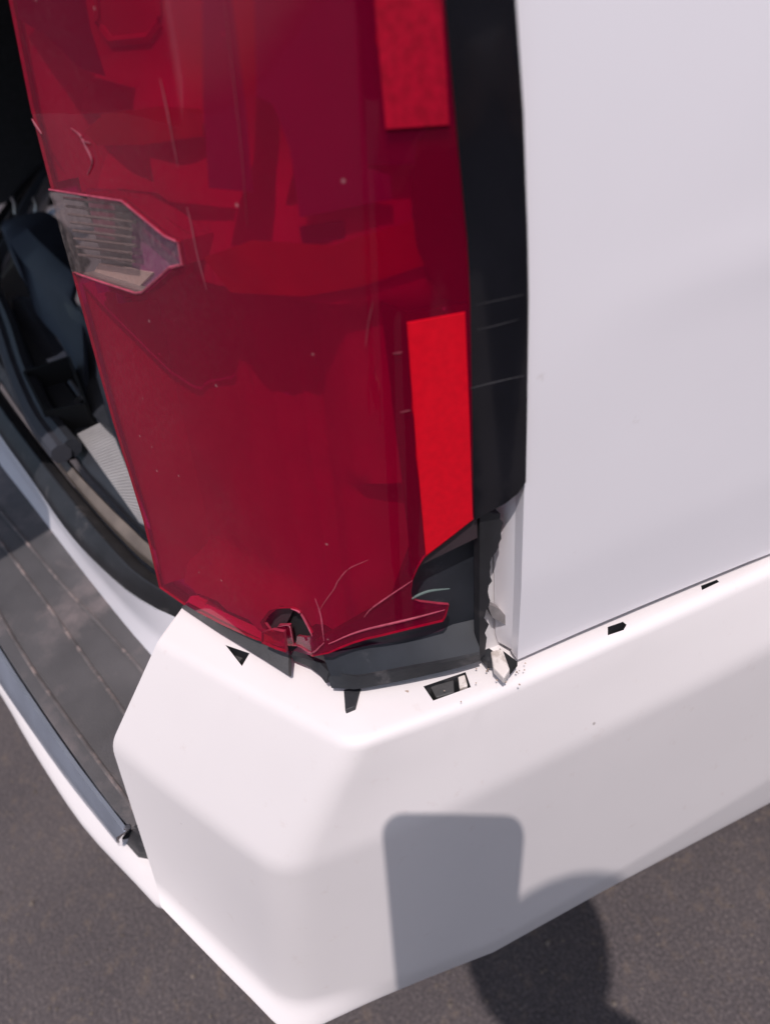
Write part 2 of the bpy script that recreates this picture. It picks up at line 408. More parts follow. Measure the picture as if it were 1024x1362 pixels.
for s in SLOTS:
    q = []
    for x, y in s:
        p, n, _, _ = BB.ray_cast(CAM, ray(x, y).normalized()); q.append(p)
    cut_hole(bm, q, Vector((0, 0, 1))); wells.append(q)
bumper = part('bumper', bm, PLASTIC, smooth=28)
for q in wells:
    b2 = bmesh.new(); c = sum(q, Vector()) / len(q)
    top = [b2.verts.new(p + (p - c) * .02 - Vector((0, 0, .0006))) for p in q]; bot = [b2.verts.new(c + (p - c) * .8 - Vector((0, 0, .02))) for p in q]
    b2.faces.new(bot)
    for i in range(len(q)): j = (i + 1) % len(q); b2.faces.new((top[i], top[j], bot[j], bot[i]))
    part('clip_slot', b2, BLACK, bumper, smooth=0)
# retaining clips that show in the slots
def clip(px, z, h, m, name='clip'):
    b2 = bmesh.new(); poly_prism(b2, [atZ(x, y, z) for x, y in px], (0, 0, -h)); return part(name, b2, m, bumper, smooth=0, bevel=.0006)
clip([(572, 913), (603, 904), (604, 921), (580, 928)], .732, .01, GREYPL)
clip([(609, 900), (618, 897), (622, 912), (611, 916)], .732, .01, DIRTY)
clip([(306, 863), (326, 871), (318, 880)], .731, .01, GREYPL)
clip([(457, 917), (480, 913), (472, 940), (459, 945)], .7405, .012, BLACK)

# --- bumper lower lip under the step, step pad and its trim: contours across the rear
def rear(px, z, yc, dens=5):
    p = [q if isinstance(q, Vector) else atZ(q[0], q[1], z) for q in px]
    a, q = p[-2], p[-1]; L = q.x + 1
    m = max(.0, min(.5, (a.y - q.y) / (a.x - q.x)))
    if L > .04: p = p + [Vector((x, q.y - m / (2 * L) * (L * L - (x + 1) ** 2), z)) for x in [q.x - L * .33, q.x - L * .66, -1.0]]
    return mirror(resample(catmull(p, 6), 40)[:-1])
L3 = rear([atZ(209, 1179, .55) + Vector((.02, .05, 0)), (197, 1156), (181, 1147), (160, 1122), (123, 1075), (53, 984), (0, 906), (-60, 815)], .54, -.47)
L4 = rear([atZ(216, 1214, .538) + Vector((.02, .03, 0)), (211, 1209), (190, 1188), (164, 1162), (102, 1093), (41, 998), (0, 926), (-60, 836)], .528, -.475)
L2 = [p + Vector((0, .05, .004)) for p in L3]
L5 = [p + Vector((0, .012, -.03)) for p in L4]; L6 = [p + Vector((0, .12, -.06)) for p in L4]
cols = [fillet([a[i] for a in (L2, L3, L4, L5, L6)], {1: .008, 2: .006}, n=4, dens=2) for i in range(len(L3))]
part('bumper_lip', grid(cols, flip=True), PLASTIC, smooth=30)
ST = .595
_p = atZ(170, 1101, ST)
E1 = rear([_p + Vector((.03, .07, 0)), _p + Vector((.010, .016, 0)), (170, 1101), (98, 1007), (25, 900), (-10, 845), (-70, 757)], ST, -.41)
EX = rear([(170, 1101), (98, 1007), (25, 900), (-10, 845), (-70, 757)], ST, -.41)
E2 = rear([(158, 1121), (98, 1047), (53, 985), (0, 908), (-60, 817)], .545, -.43)
E0 = rear([(240, 915), (200, 864), (169, 827), (97, 736), (38, 660), (0, 612)], ST, -.315)
EM = [a.lerp(b, .5) for a, b in zip(E0, E1)]
bm = grid([fillet([a, m, b, b + Vector((0, .01, -.03))], {2: .004}, n=3, dens=3) for a, m, b in zip(E0, EM, E1)])
step = part('step_pad', bm, STEP, smooth=30)
bmesh_rows = [[p + Vector((0, -.002, -.003)), p.lerp(q, .5) + Vector((-.001, -.004, 0)), q + Vector((0, 0, 0)), q + Vector((0, .02, -.004))] for p, q in zip(EX, E2)]
k = 0
trim = part('step_trim', grid([fillet(r, {2: .006}, n=4, dens=3) for r in bmesh_rows]), SATIN, smooth=40, solid=.003)
b2 = bmesh.new(); a, b = atZ(170, 1100, ST + .0015), atZ(160, 1122, .546)
tube(b2, [a, a.lerp(b, .5) + Vector((-.001, -.003, 0)), b], .0022, 6)
part('trim_edge', b2, CHROME, trim)
b2 = grid([[p + Vector((.002, d, .002)), q + Vector((.002, d, -.002))] for p, q, d in ((atZ(170, 1101, ST - .001), atZ(158, 1121, .545), .006), (atZ(180, 1113, .588), atZ(172, 1140, .541), .007), (atZ(189, 1128, .58), atZ(186, 1158, .537), .018), (atZ(200, 1140, .57), atZ(200, 1180, .53), .06))])
part('trim_end', b2, BLACK, trim, smooth=40, solid=.002)
for px in ([(53, 742), (88, 783), (125, 822), (184, 887), (205, 914)], [(31, 761), (60, 800), (94, 848), (159, 939), (178, 966)], [(0, 817), (30, 868), (60, 914), (122, 1000), (150, 1038), (178, 1076)], [(0, 722), (20, 745), (31, 761)]):
    b2 = bmesh.new(); pts = catmull([atZ(x, y, ST + .0005) for x, y in px], 6)
    if px[0] != (0, 722):
        d = (pts[0] - pts[3]).normalized(); pts = [pts[0] + d * .5] + pts
    tube(b2, pts, .0016, 6)
    part('ridge', b2, RIDGE, step)

# --- painted sill, rubber seal, sill cover, scuff plate
U = rear([(262, 835), (234, 821), (200, 805), (156, 774), (94, 711), (39, 633), (0, 578)], .665, -.30)
sill = part('sill', grid([fillet([a + Vector((0, -.004, -.004)), a.lerp(b, .45) + Vector((0, .003, -.004)), b], {1: .01}, n=4, dens=2) for a, b in zip(E0, U)], flip=True), PAINT, smooth=40)
S1 = rear([(262, 812), (240, 801), (205, 778), (175, 757), (137, 715), (100, 670), (53, 611), (0, 540)], .690, -.285)
G1 = rear([(262, 800), (225, 776), (200, 760), (165, 727), (115, 671), (60, 603), (0, 522)], .680, -.27)
rows = [fillet([u + Vector((0, 0, -.002)), u + Vector((0, .001, .012)), s, g, g + Vector((0, .004, -.012))], {1: .005, 2: .003, 3: .003}, n=4, dens=2) for u, s, g in zip(U, S1, G1)]
part('door_seal', grid(rows, flip=True), RUBBER, smooth=40)
T1 = rear([(262, 790), (195, 742), (165, 715), (120, 667), (66, 600), (0, 505)], .684, -.262)
T2 = rear([(262, 770), (202, 727), (175, 702), (130, 658), (80, 600), (0, 480)], .690, -.25)
part('sill_band', grid([fillet([a + Vector((0, 0, -.01)), a, b, b + Vector((0, .004, -.012))], {1: .002, 2: .002}, n=3, dens=2) for a, b in zip(T1, T2)], flip=True), TANB, smooth=40)
D1 = rear([(262, 755), (205, 715), (184, 697), (140, 650), (92, 594), (0, 455)], .689, -.24)
D2 = rear([(262, 740), (190, 680), (160, 642), (108, 577), (0, 430)], .700, -.22)
part('sill_cover', grid([fillet([a + Vector((0, 0, -.01)), a, b, b + Vector((0, .02, -.002))], {1: .003, 2: .003}, n=3, dens=2) for a, b in zip(D1, D2)], flip=True), SILLC, smooth=40)
a, b, c, d = atZ(103, 577, .7015), atZ(143, 557, .7015), atZ(200, 700, .7015), atZ(183, 690, .7015)
bm = bmesh.new(); n = 34
for i in range(n):
    t0, t1 = (i + .12) / n, (i + .7) / n
    poly_prism(bm, [a.lerp(d, t0), b.lerp(c, t0), b.lerp(c, t1), a.lerp(d, t1)], (0, 0, -.0025))
poly_prism(bm, [p - Vector((0, 0, .0017)) for p in (a, b, c, d)], (0, 0, -.003))
part('scuff_plate', bm, SCUFF, smooth=0)

# --- cargo bay: floor, far trim, hump round the latch pocket
bm = bmesh.new(); add_box(bm, (-1.95, -.12, .64), (-.2, 2.0, .68)); part('cargo_floor', bm, CARPET, smooth=0)
bm = bmesh.new(); add_box(bm, (-1.96, -.6, .6), (-1.9, 2.0, 1.8)); add_box(bm, (-.1, .04, .66), (-.06, 2.0, 1.15)); add_box(bm, (-1.9, 1.3, .66), (-.1, 1.36, 1.25))
part('cargo_lining', bm, CARPET, smooth=0)
def panelx(name, pts, m, th=.012, n=1, parent=None):
    b2 = bmesh.new(); vs = [atX(x, y, d) for x, y, d in pts]
    poly_prism(b2, vs, (-th, th, 0)); return part(name, b2, m, parent, smooth=0, bevel=.003)
hump = []
for row in ([(4, 303, -1.06), (12, 316, -1.03), (32, 347, -.96), (60, 372, -.86), (97, 398, -.74)], [(6, 296, -1.07), (30, 300, -1.03), (50, 320, -.97), (76, 345, -.88), (104, 372, -.78)], [(30, 288, -1.12), (60, 284, -1.1), (85, 300, -1.05), (100, 320, -1.0), (120, 350, -.95)]):
    hump.append(catmull([atX(*q) for q in row], 4))
low = catmull([atX(*q) for q in [(20, 345, -.99), (36, 378, -.9), (52, 420, -.8), (97, 474, -.66), (118, 545, -.52)]], 4)
rows = [low, catmull([atX(*q) for q in [(5, 306, -1.055), (14, 320, -1.025), (34, 352, -.955), (62, 378, -.855), (112, 425, -.70)]], 4)] + hump
tr = part('cargo_trim', grid(rows), TRIMB, smooth=50, solid=.006)
bm = grid([catmull([atX(*q) for q in r], 4) for r in ([(32, 348, -.962), (65, 378, -.86), (98, 400, -.745), (125, 440, -.66)], [(36, 380, -.905), (72, 430, -.78), (97, 470, -.67), (128, 500, -.6)], [(97, 474, -.665), (108, 510, -.59), (118, 545, -.52), (150, 575, -.42)])])
part('trim_panel', bm, SILLC, tr, smooth=50, solid=.004)
panelx('trim_wedge', [(15, 398, -.93), (32, 402, -.9), (76, 474, -.72), (37, 487, -.73), (19, 440, -.84)], TRIMG, parent=tr)
bm = bmesh.new()
lo = [atZ(x, y, .725) for x, y in ((32, 494), (91, 474), (114, 536), (59, 547))]
for i in range(4):
    p, q = lo[i], lo[(i + 1) % 4]; dz = Vector((0, 0, -.06)); bm.faces.new([bm.verts.new(v) for v in (p, q, q + dz, p + dz)])
bm.faces.new([bm.verts.new(v + Vector((0, 0, -.06))) for v in lo])
pk = part('latch_pocket', bm, HOLE, tr, smooth=0, solid=.003)
bm = bmesh.new(); a, b, c = atZ(94, 508, .71), atZ(108, 528, .71), atZ(103, 534, .70); tube(bm, [a, b, c], .003, 6)
part('striker', bm, ALLOY, tr)
for px, m in (([(0, 398), (18, 440), (34, 490), (60, 548), (96, 596)], SILLC), ([(0, 430), (20, 492), (48, 556), (82, 604)], TRIMG)):
    bm = bmesh.new(); pts = catmull([atZ(x, y, .71) for x, y in px], 5); d = (pts[0] - pts[2]).normalized(); tube(bm, [pts[0] + d * .3] + pts, .010, 8); part('cargo_edge', bm, m, tr)
for px in ([(16, 262), (20, 270), (21, 284)], [(45, 262), (49, 272), (47, 288)]):
    bm = bmesh.new(); tube(bm, [atX(x, y, -1.15) for x, y in px], .003, 6); part('hook', bm, ALLOY, tr)

# --- quarter panel
def px_panel(x, y, off=0):
    p = atX(x, y, 0); return p
def panel_x(y, z): return -.10 * max(0, z - .9) ** 2 - .045 * max(0, .86 - z) ** 2 * 0 - .01 * max(0, y - .05) ** 2 - .004 * max(0, .80 - z) / .1 - .0015 * max(0, .93 - z) / .2 + .0008 * math.exp(-((z - .943) / .012) ** 2) * min(1, max(0, (y - .03) / .08))
EDGE = [(681, -160), (688, 0), (697, 150), (703, 300), (704, 400), (701, 540), (698, 640), (695, 760), (693, 876), (696, 882), (702, 880)]
BOT = [(780, 845), (860, 811), (940, 778), (1024, 744)]
edge3 = [atX(x, y, 0) for x, y in EDGE]; bot3 = [atX(x, y, 0) for x, y in BOT]
YE = [(p.z, p.y) for p in reversed(edge3[:9])]
def yedge(z): return interp(YE, z)
def zbot(y): return interp([(edge3[-1].y, edge3[-1].z)] + [(p.y, p.z) for p in bot3] + [(.4, .7), (1.4, .7)], y)
rows = []
ts = [0, .01, .03] + [i / 20 for i in range(1, 21)]
for i in range(57):
    row = []
    for t in ts:
        zz = i / 56; z0 = .74; y = yedge(z0 + (1.3 - z0) * zz) + t * .85
        zb = zbot(y); z = zb + (1.3 - zb) * zz
        y = yedge(z) + (y - yedge(z0 + (1.3 - z0) * zz))
        row.append(Vector((panel_x(y, z), y, z)))
    rows.append(row)
bm = grid(rows)
WC = Vector((-.05, .80, .40)); WR = .46
bmesh.ops.delete(bm, geom=[f for f in bm.faces if (f.calc_center_median() - Vector((0, WC.y, WC.z))).length < WR - .02], context='FACES')
qp = part('quarter_panel', bm, PAINT, smooth=40, solid=.007, off=-1 , bevel=.0022)
b2 = bmesh.new(); tube(b2, [p + Vector((panel_x(p.y, p.z) - .0005, 0, .0004)) for p in catmull([edge3[-1] + Vector((0, .001, -.0006))] + bot3 + [Vector((0, .35, .713))], 6)], .0005, 6); part('seam_shade', b2, mat('seam shade', (.1, .08, .075), .7))  # shade of the seam under the panel, put in as a thin dark tube
# window, roof, gate and far side so that shade falls as it should
bm = bmesh.new(); add_box(bm, (-.10, .02, 1.32), (-.085, 1.5, 1.72)); part('side_window', bm, GLASS, smooth=0)
bm = bmesh.new(); add_box(bm, (-1.9, -.02, 1.74), (-.12, 2.2, 1.80)); part('roof', bm, PAINT, smooth=0, bevel=.02)
bm = bmesh.new()
poly_prism(bm, [Vector((-1.74, .05, 1.76)), Vector((-.235, .05, 1.76)), Vector((-.235, -.56, 1.05)), Vector((-1.74, -.56, 1.05))], (0, .045, -.04))
gate = part('liftgate', bm, PAINT, smooth=0, bevel=.015)
bm = bmesh.new(); add_box(bm, (-2.02, -.05, .45), (-1.96, 2.0, 1.3)); part('side_panel', bm, PAINT, smooth=0, bevel=.02)
bm = bmesh.new(); add_box(bm, (-1.9, -.1, .36), (-.1, 2.0, .5)); part('underbody', bm, BLACK, smooth=0)
# wheel
wh = None
bm = bmesh.new(); prof = [(.24, -.10), (.33, -.115), (.375, -.10), (.385, -.05), (.385, .05), (.375, .1), (.33, .115), (.24, .10)]
rows = [[Vector((WC.x - .08 + o, WC.y + r * math.cos(6.2832 * k / 48), .39 + r * math.sin(6.2832 * k / 48))) for k in range(48)] for r, o in prof]
wh = part('wheel', grid(rows, close=True), TYRE, smooth=40)
bm = bmesh.new()
for k in range(6):
    a = 6.2832 * k / 6; d = Vector((0, math.cos(a), math.sin(a))); s = Vector((0, -math.sin(a), math.cos(a))); c = Vector((.0, WC.y, .39))
    poly_prism(bm, [c + d * .05 - s * .03, c + d * .25 - s * .045, c + d * .25 + s * .045, c + d * .05 + s * .03], (-.03, 0, 0))
part('rim', bm, ALLOY, wh, smooth=0, bevel=.004)

# ------------------------------------------------------------------ tail lamp
def rail(px, a, b):
    """points on the slanting plane x = a + b (z - .75), as y(z)"""
    r = [onplane(x, y, (1, 0, -b), a - .75 * b) for x, y in px]; r.sort(key=lambda p: p.z); return r
def along(r, z):
    for p, q in zip(r, r[1:]):
        if z <= q.z or q is r[-1]:
            t = (z - p.z) / (q.z - p.z); return p.lerp(q, t)
RA = rail([(12, 0), (40, 140), (68, 250), (98, 370), (150, 560), (190, 690), (212, 785), (224, 832)], -.158, -.13)
RC = rail([(300, 0), (357, 400), (440, 905)], -.034, -.05)
RD = rail([(590, 0), (605, 165), (620, 320), (623, 400), (628, 683), (634, 880)], -.008, 0)
RE = rail([(685, 0), (695, 150), (700, 300), (701, 400), (699, 540), (698, 640), (694, 860)], .0015, 0)
def lens_row(z, off=0, sheet=False):
    A, C, D, E = along(RA, z), along(RC, z), along(RD, z), along(RE, z)
    n = Vector(((C - A).y, -(C - A).x, 0)).normalized(); n = n if n.x > 0 else -n
    M1 = A.lerp(C, .35) + n * .0035; M2 = A.lerp(C, .72) + n * .006; N1 = C.lerp(D, .5) + Vector((.007, -.003, 0))
    pre = A + (A - M1).normalized() * .004 + Vector((-.006, .012, 0)); pre2 = pre + Vector((.012, .035, 0))
    pts = catmull([pre2, pre, A, M1, M2, C, N1, D, E], 6)
    if sheet:
        pts = catmull([A + (A - C) * .25 - n * .001, A, M1, M2, C, N1, D, E, E + (E - D)], 6)
    if off:
        o = []
        for i, p in enumerate(pts):
            t = pts[min(i + 1, len(pts) - 1)] - pts[max(0, i - 1)]; m = Vector((t.y, -t.x, 0)).normalized(); o.append(p - m * (off(i / (len(pts) - 1), z) if callable(off) else off))
        pts = o
    return pts
ZL = [.745 + (1.22 - .745) * i / 60 for i in range(61)]
LS = bvh(grid([lens_row(z, 0, True) for z in [.70] + ZL + [1.30]]))
lamp_b = None
# inner housing: bowls and shelves at their own depths
def zprof(z):
    P = [(.74, .012), (.760, .02), (.775, .034), (.952, .036), (.957, .033), (.963, .011), (.968, .0105), (1.0, .029), (1.006, .034), (1.2, .034)]
    return interp(P, z)
def depth(s, z):
    # s runs from the inboard edge (0) to the outer end (1)
    d = zprof(z)
    if s < .55: d = min(d, interp([(1.009, .04), (1.012, .034), (1.015, .022), (1.022, .021), (1.031, .029), (1.04, .04), (1.3, .04)], z) + max(0, (s - .45) * .3))
    side = interp([(0, .2), (.12, .5), (.25, 1), (.62, 1), (.70, .42), (.8, .32), (1, .28)], s)
    if z < .872 and s > .5: side = max(side, .62); d = max(d, .036)
    return max(.006, d * side) + (.0012 * math.sin(s * 95) * (z < .95) if .2 < s < .7 else 0)
ZI = [.748 + (1.20 - .748) * i / 65 for i in range(66)]
hb = grid([lens_row(z, depth)[13:] for z in ZI]); HB = bvh(hb)
REVG = [(40, 235), (112, 247), (166, 256), (196, 281), (228, 306), (246, 318), (252, 356), (230, 364), (196, 398), (178, 400), (134, 385), (86, 371)]
bmesh.ops.delete(hb, geom=[f for f in hb.faces if inside(pix(f.calc_center_median()), REVG)], context='FACES')
BROKEN = [(634, 920), (634, 660), (628, 300), (600, 0), (570, -400), (760, -400), (760, 920)]
bmesh.ops.delete(hb, geom=[f for f in hb.faces if inside(pix(f.calc_center_median()), BROKEN)], context='FACES')
lamp = part('tail_lamp', hb, BOWL, smooth=89, solid=.002, off=-1)
I9 = bvh(grid([lens_row(z, .0085, True) for z in [.70] + ZL + [1.30]])); I5 = bvh(grid([lens_row(z, .006, True) for z in [.70] + ZL + [1.30]])); I15 = bvh(grid([lens_row(z, .016, True) for z in [.70] + ZL + [1.30]])); I20 = bvh(grid([lens_row(z, .022, True) for z in [.70] + ZL + [1.30]]))

def keep_in(p, m=.003):
    """hold a point of the lamp's inside clear of its inboard edge"""
    A, C = along(RA, p.z), along(RC, p.z); d = (C - A).normalized(); k = (p - A).dot(d)
    return p + d * (m - k) if k < m else p
REV = [(66, 252), (110, 259), (162, 267), (190, 290), (219, 314), (237, 322), (242, 352), (225, 356), (207, 373), (189, 389), (180, 390), (137, 376), (96, 362), (80, 306)]
HOLEP = [(351, 829), (358, 818), (367, 811), (386, 811), (396, 816), (404, 828), (415, 841), (414, 846), (404, 850), (390, 852), (386, 866), (383, 866), (382, 836), (368, 835), (360, 845)]
_sb = grid([lens_row(z, .004)[:12] for z in ZI])
bmesh.ops.delete(_sb, geom=[f for f in _sb.faces if inside(pix(f.calc_center_median()), REVG)], context='FACES')
part('lamp_side', _sb, BOWL, lamp, smooth=40)
_t = lens_row(1.197); part('lamp_top', grid([_t[12:], lens_row(1.197, .05)[12:]]), BLACK, lamp, smooth=0, solid=.003)
_top = [pix(p) for p in lens_row(1.192)]
LENS = [_top[12], (-14, -110), (12, 0), (40, 140), (68, 250), (98, 370), (150, 560), (190, 690), (212, 782), (245, 805), (295, 831), (340, 852), (368, 864), (384, 868), (392, 867), (418, 869), (440, 862), (470, 857), (505, 850), (545, 840), (590, 829), (594, 822), (598, 806), (585, 805), (560, 802), (548, 798), (547, 788), (549, 772), (556, 755), (564, 742), (600, 715), (630, 690), (629, 640), (625, 400), (621, 320), (606, 165), (591, 0), (578, -110)] + [_top[i] for i in range(42, 12, -3)]
def crumple(x, y):
    d = 0
    k = max(0, (y - 760) / 90)
    if x > 320 and k > 0:
        a = math.exp(-((x - 432) / 26) ** 2); b = math.exp(-((x - 385) / 30) ** 2)
        d += .004 * k * k * a - .004 * k * k * b - .0015 * k * min(1, max(0, (x - 430) / 60))
    return d
bm = skin(LS, LENS, [REV, HOLEP], step=15, disp=crumple)
lens = part('lens', bm, RED, lamp, smooth=60, solid=.0016, off=-1, rim=REDEDGE)
part('reverse_lens', skin(LS, REV, step=12), CLEAR, lamp, smooth=60, solid=.0022, off=-1)
# moulded edge round the clear window
b2 = bmesh.new(); pts = []
for x, y in [(a[0] + (b[0] - a[0]) * t / 6, a[1] + (b[1] - a[1]) * t / 6) for a, b in zip(REV[:12], REV[1:13]) for t in range(6)]:
    p, nn, _, _ = LS.ray_cast(CAM, ray(x, y).normalized())
    if p: pts.append(p)
tube(b2, pts, .0006, 5); part('window_edge', b2, CRACK, lamp)
part('lamp_cavity', skin(I9, [(372, 806), (390, 806), (402, 814), (422, 844), (402, 856), (384, 870), (380, 834)], step=12), HOLE, lamp, smooth=40)
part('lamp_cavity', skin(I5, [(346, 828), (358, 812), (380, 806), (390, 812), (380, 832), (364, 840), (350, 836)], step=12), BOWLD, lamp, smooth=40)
part('reflection_patch', skin(LS, [(10, -70), (92, -70), (112, 40), (132, 102), (100, 92), (56, 50), (16, 24)], step=14, push=-.0028), BOWLG, lamp, smooth=60)  # overhead reflection in the lens, painted as a grey-mauve patch beneath it
wall = []
for a, b in zip(REV[1:12], REV[2:13]):
    for t in range(4):
        x, y = a[0] + (b[0] - a[0]) * t / 4, a[1] + (b[1] - a[1]) * t / 4
        p, nn, _, _ = LS.ray_cast(CAM, ray(x, y).normalized())
        if p:
            if nn.dot(CAM - p) < 0: nn = -nn
            wall.append([p - nn * .0026, keep_in(p - nn * .0175)])
part('chamber_wall', grid(wall), REVB, lamp, smooth=40, solid=.001)
# side trim of the lamp
TR = [_top[42], (592, -110), (591, 0), (606, 165), (621, 320), (625, 400), (629, 640), (631, 691), (650, 681), (672, 669), (688, 656), (699, 641), (701, 540), (702, 400), (701, 300), (696, 150), (686, 0), (678, -110), _top[48], _top[45]]
part('lamp_trim', skin(LS, TR, step=15, push=.0004), BLACKGLOSS, lamp, smooth=60, solid=.006, off=-1)
# reverse bowl with ribs and its shelf
bm = skin(I15, [(69, 248), (168, 252), (180, 320), (182, 400), (100, 368)], step=14)
for v in bm.verts: v.co = keep_in(v.co)
rb = part('reverse_bowl', bm, REVB, lamp, smooth=40)
RIBM = mat('reverse rib', (.2, .18, .17), .5)
for k in range(8):
    b2 = bmesh.new(); y = 264 + k * 10.5
    pts = []
    for x in range(int(72 + (y - 250) * .27), 172, 8):
        p, nn, _, _ = LS.ray_cast(CAM, ray(x, y + (x - 70) * .13).normalized())
        if p: pts.append(p - (nn if nn.dot(CAM - p) > 0 else -nn) * .0042)
    if len(pts) > 2: tube(b2, pts, .0008, 6); part('bowl_rib', b2, RIBM, lamp)
part('reverse_shelf', skin(I9, [(134, 350), (206, 362), (186, 382), (125, 366)], step=14), REVS, lamp, smooth=40, solid=.002)
part('bowl_side', skin(I9, [(166, 254), (254, 310), (258, 362), (208, 398), (176, 400), (176, 300)], step=14), BOWL, lamp, smooth=40)
# reflectors, their frames and the dark pocket
part('reflector', skin(LS, [(490, -110), (498, 0), (513, 171), (597, 165), (587, 0), (575, -110)], step=16, push=.0006), REFL2, lamp, smooth=60, solid=.001, off=-1)
part('reflector', skin(LS, [(541, 429), (618, 415), (624, 560), (628, 690), (600, 712), (566, 738), (553, 590)], step=16, push=.0006), REFL, lamp, smooth=60, solid=.001, off=-1)
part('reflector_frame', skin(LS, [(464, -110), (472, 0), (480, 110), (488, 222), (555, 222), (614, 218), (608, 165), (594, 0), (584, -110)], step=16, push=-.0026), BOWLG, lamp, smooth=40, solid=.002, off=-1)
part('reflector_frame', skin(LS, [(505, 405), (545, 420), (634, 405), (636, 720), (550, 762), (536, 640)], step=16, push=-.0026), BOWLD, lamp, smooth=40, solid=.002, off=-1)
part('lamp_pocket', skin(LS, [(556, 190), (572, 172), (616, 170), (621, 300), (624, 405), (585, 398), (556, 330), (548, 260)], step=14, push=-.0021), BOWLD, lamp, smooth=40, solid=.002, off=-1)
part('lamp_label', skin(I9, [(398, 302), (456, 294), (460, 318), (402, 325)], step=14), BOWLG, lamp, smooth=40, solid=.002, off=-1)
BAND = mat('sunlit red band', (.33, .03, .07), .4, var=.2, vscale=30)  # sunlit shelf faces inside the lamp, painted as flat red patches under the lens
part('lit_shelf_band', skin(LS, [(262, 345), (330, 322), (440, 330), (540, 300), (612, 272), (618, 330), (580, 352), (480, 385), (400, 398), (300, 392)], step=14, push=-.003), BAND, lamp, smooth=60)
part('lit_shelf_band', skin(LS, [(104, 176), (128, 152), (200, 142), (260, 146), (262, 182), (180, 194), (120, 194)], step=14, push=-.003), BAND, lamp, smooth=60)
SKYREFL = mat('mauve sky reflection', (.17, .05, .42), .45, var=.1, vscale=25)  # sky reflected in the upper lens, painted as mauve patches just beneath it
part('sky_reflection', skin(LS, [(255, -300), (296, -300), (300, 0), (318, 130), (330, 258), (270, 252), (262, 140)], step=16, push=-.003), SKYREFL, lamp, smooth=60)
part('sky_reflection', skin(LS, [(322, -300), (466, -300), (472, 0), (480, 120), (488, 226), (520, 236), (522, 268), (440, 284), (394, 292), (380, 200), (356, 140), (334, 130)], step=16, push=-.003), SKYREFL, lamp, smooth=60)
# bulb socket high in the lamp
for px in ([(128, -60), (132, 30), (150, 55), (200, 50), (214, 30), (212, -60)],):
    b2 = bmesh.new(); pts = [HB.ray_cast(CAM, ray(x, y).normalized())[0] for x, y in dens_poly(px, 10)[:-6]]
    tube(b2, [p for p in pts if p], .0022, 6); part('socket', b2, BOWL, lamp)
# black carrier below the broken lens
I14 = bvh(grid([lens_row(z, .013, True) for z in [.70] + ZL + [1.30]]))
part('carrier', skin(I14, [(520, 800), (545, 735), (600, 700), (634, 676), (640, 676), (639, 760), (636, 876), (560, 889), (490, 905), (430, 890), (405, 862)], step=14), DARKHOUS, lamp, smooth=40, solid=.004, off=-1)
def strip(name, top, bot, zt, zb, m, th=.003, n=14):
    A = resample([atZ(x, y, zt) for x, y in top], n); B = resample([atZ(x, y, zb) for x, y in bot], n)
    return part(name, grid([A, B]), m, lamp, smooth=40, solid=th, bevel=.0008)
strip('carrier_foot', [(430, 868), (470, 862), (530, 848), (594, 832), (637, 822)], [(440, 897), (475, 900), (540, 888), (600, 878), (637, 870)], .766, .752, DARKHOUS)
strip('carrier_edge', [(433, 889), (475, 899), (540, 887), (600, 876), (637, 868)], [(442, 914), (475, 915), (540, 902), (600, 888), (638, 876)], .754, .746, BLACK)
strip('gasket', [(248, 803), (300, 830), (350, 853), (386, 866)], [(243, 806), (290, 838), (345, 872), (386, 899)], .752, .744, GREYPL)
strip('gasket', [(388, 868), (410, 874), (428, 880), (440, 893)], [(392, 876), (412, 884), (428, 897), (436, 908)], .755, .748, BLACK)
# raised folds, cracks, scratches and painted highlights
def line(name, px, m, r=.0006, push=.0004, surf=LS, taper=True, n=6):
    b2 = bmesh.new(); pts = []
    for x, y in [(v.x, v.y) for v in catmull([Vector((a, b, 0)) for a, b in px], n)]:
        p, nn, _, _ = surf.ray_cast(CAM, ray(x, y).normalized())
        if p:
            if nn.dot(CAM - p) < 0: nn = -nn
            pts.append(p + nn * (push + crumple(x, y)))
    k = len(pts)
    if k > 2: tube(b2, pts, r * .55, 5, [.35 + .65 * math.sin(math.pi * (i + .3) / (k - .4)) for i in range(k)] if taper else None); part(name, b2, m, lamp)
line('crack', [(425, 812), (432, 800), (445, 782), (450, 772), (464, 756), (490, 744)], CRACK, .0005)
line('crack', [(484, 822), (492, 812), (505, 802), (522, 790), (548, 772)], CRACK, .0007)
line('crack', [(386, 811), (398, 816), (408, 830), (417, 843)], CRACK, .0011)
line('crack', [(420, 795), (428, 815), (432, 835), (434, 846)], CRACK, .0009)
line('crack', [(440, 850), (490, 838), (545, 825), (592, 812)], CRACK, .0011)
line('crack', [(385, 866), (405, 867), (420, 862), (434, 848)], CRACK, .0011)
line('crack', [(368, 836), (381, 836), (383, 850), (384, 864)], CRACK, .0009)
line('crack', [(548, 797), (556, 792), (572, 786), (598, 783)], mat('crack highlight', (.13, .17, .16), .4), .0012)  # highlight along the crack lip, drawn as a teal-grey line
line('scratch', [(214, 104), (220, 130), (228, 170), (238, 222)], SCRATCH, .0005)
line('scratch', [(250, 275), (256, 300), (264, 340), (276, 385)], SCRATCH, .0006)
line('scratch', [(96, 170), (108, 180), (116, 195), (124, 215), (118, 232)], SCRATCH, .0012)
line('scratch', [(112, 188), (122, 190)], SCRATCH, .0008)
line('scratch', [(44, 158), (50, 168), (57, 178)], SCRATCH, .0012)
line('scratch', [(300, 0), (310, 90), (322, 200), (330, 300)], mat('ridge highlight', (.2, .03, .05), .4), .0003)  # highlight down the lens ridge, drawn as a thin coloured line
line('scratch', [(625, 516), (640, 512), (665, 506), (697, 499)], GSCR, .0005)
line('scratch', [(632, 405), (665, 398), (697, 391)], GSCR, .0003)
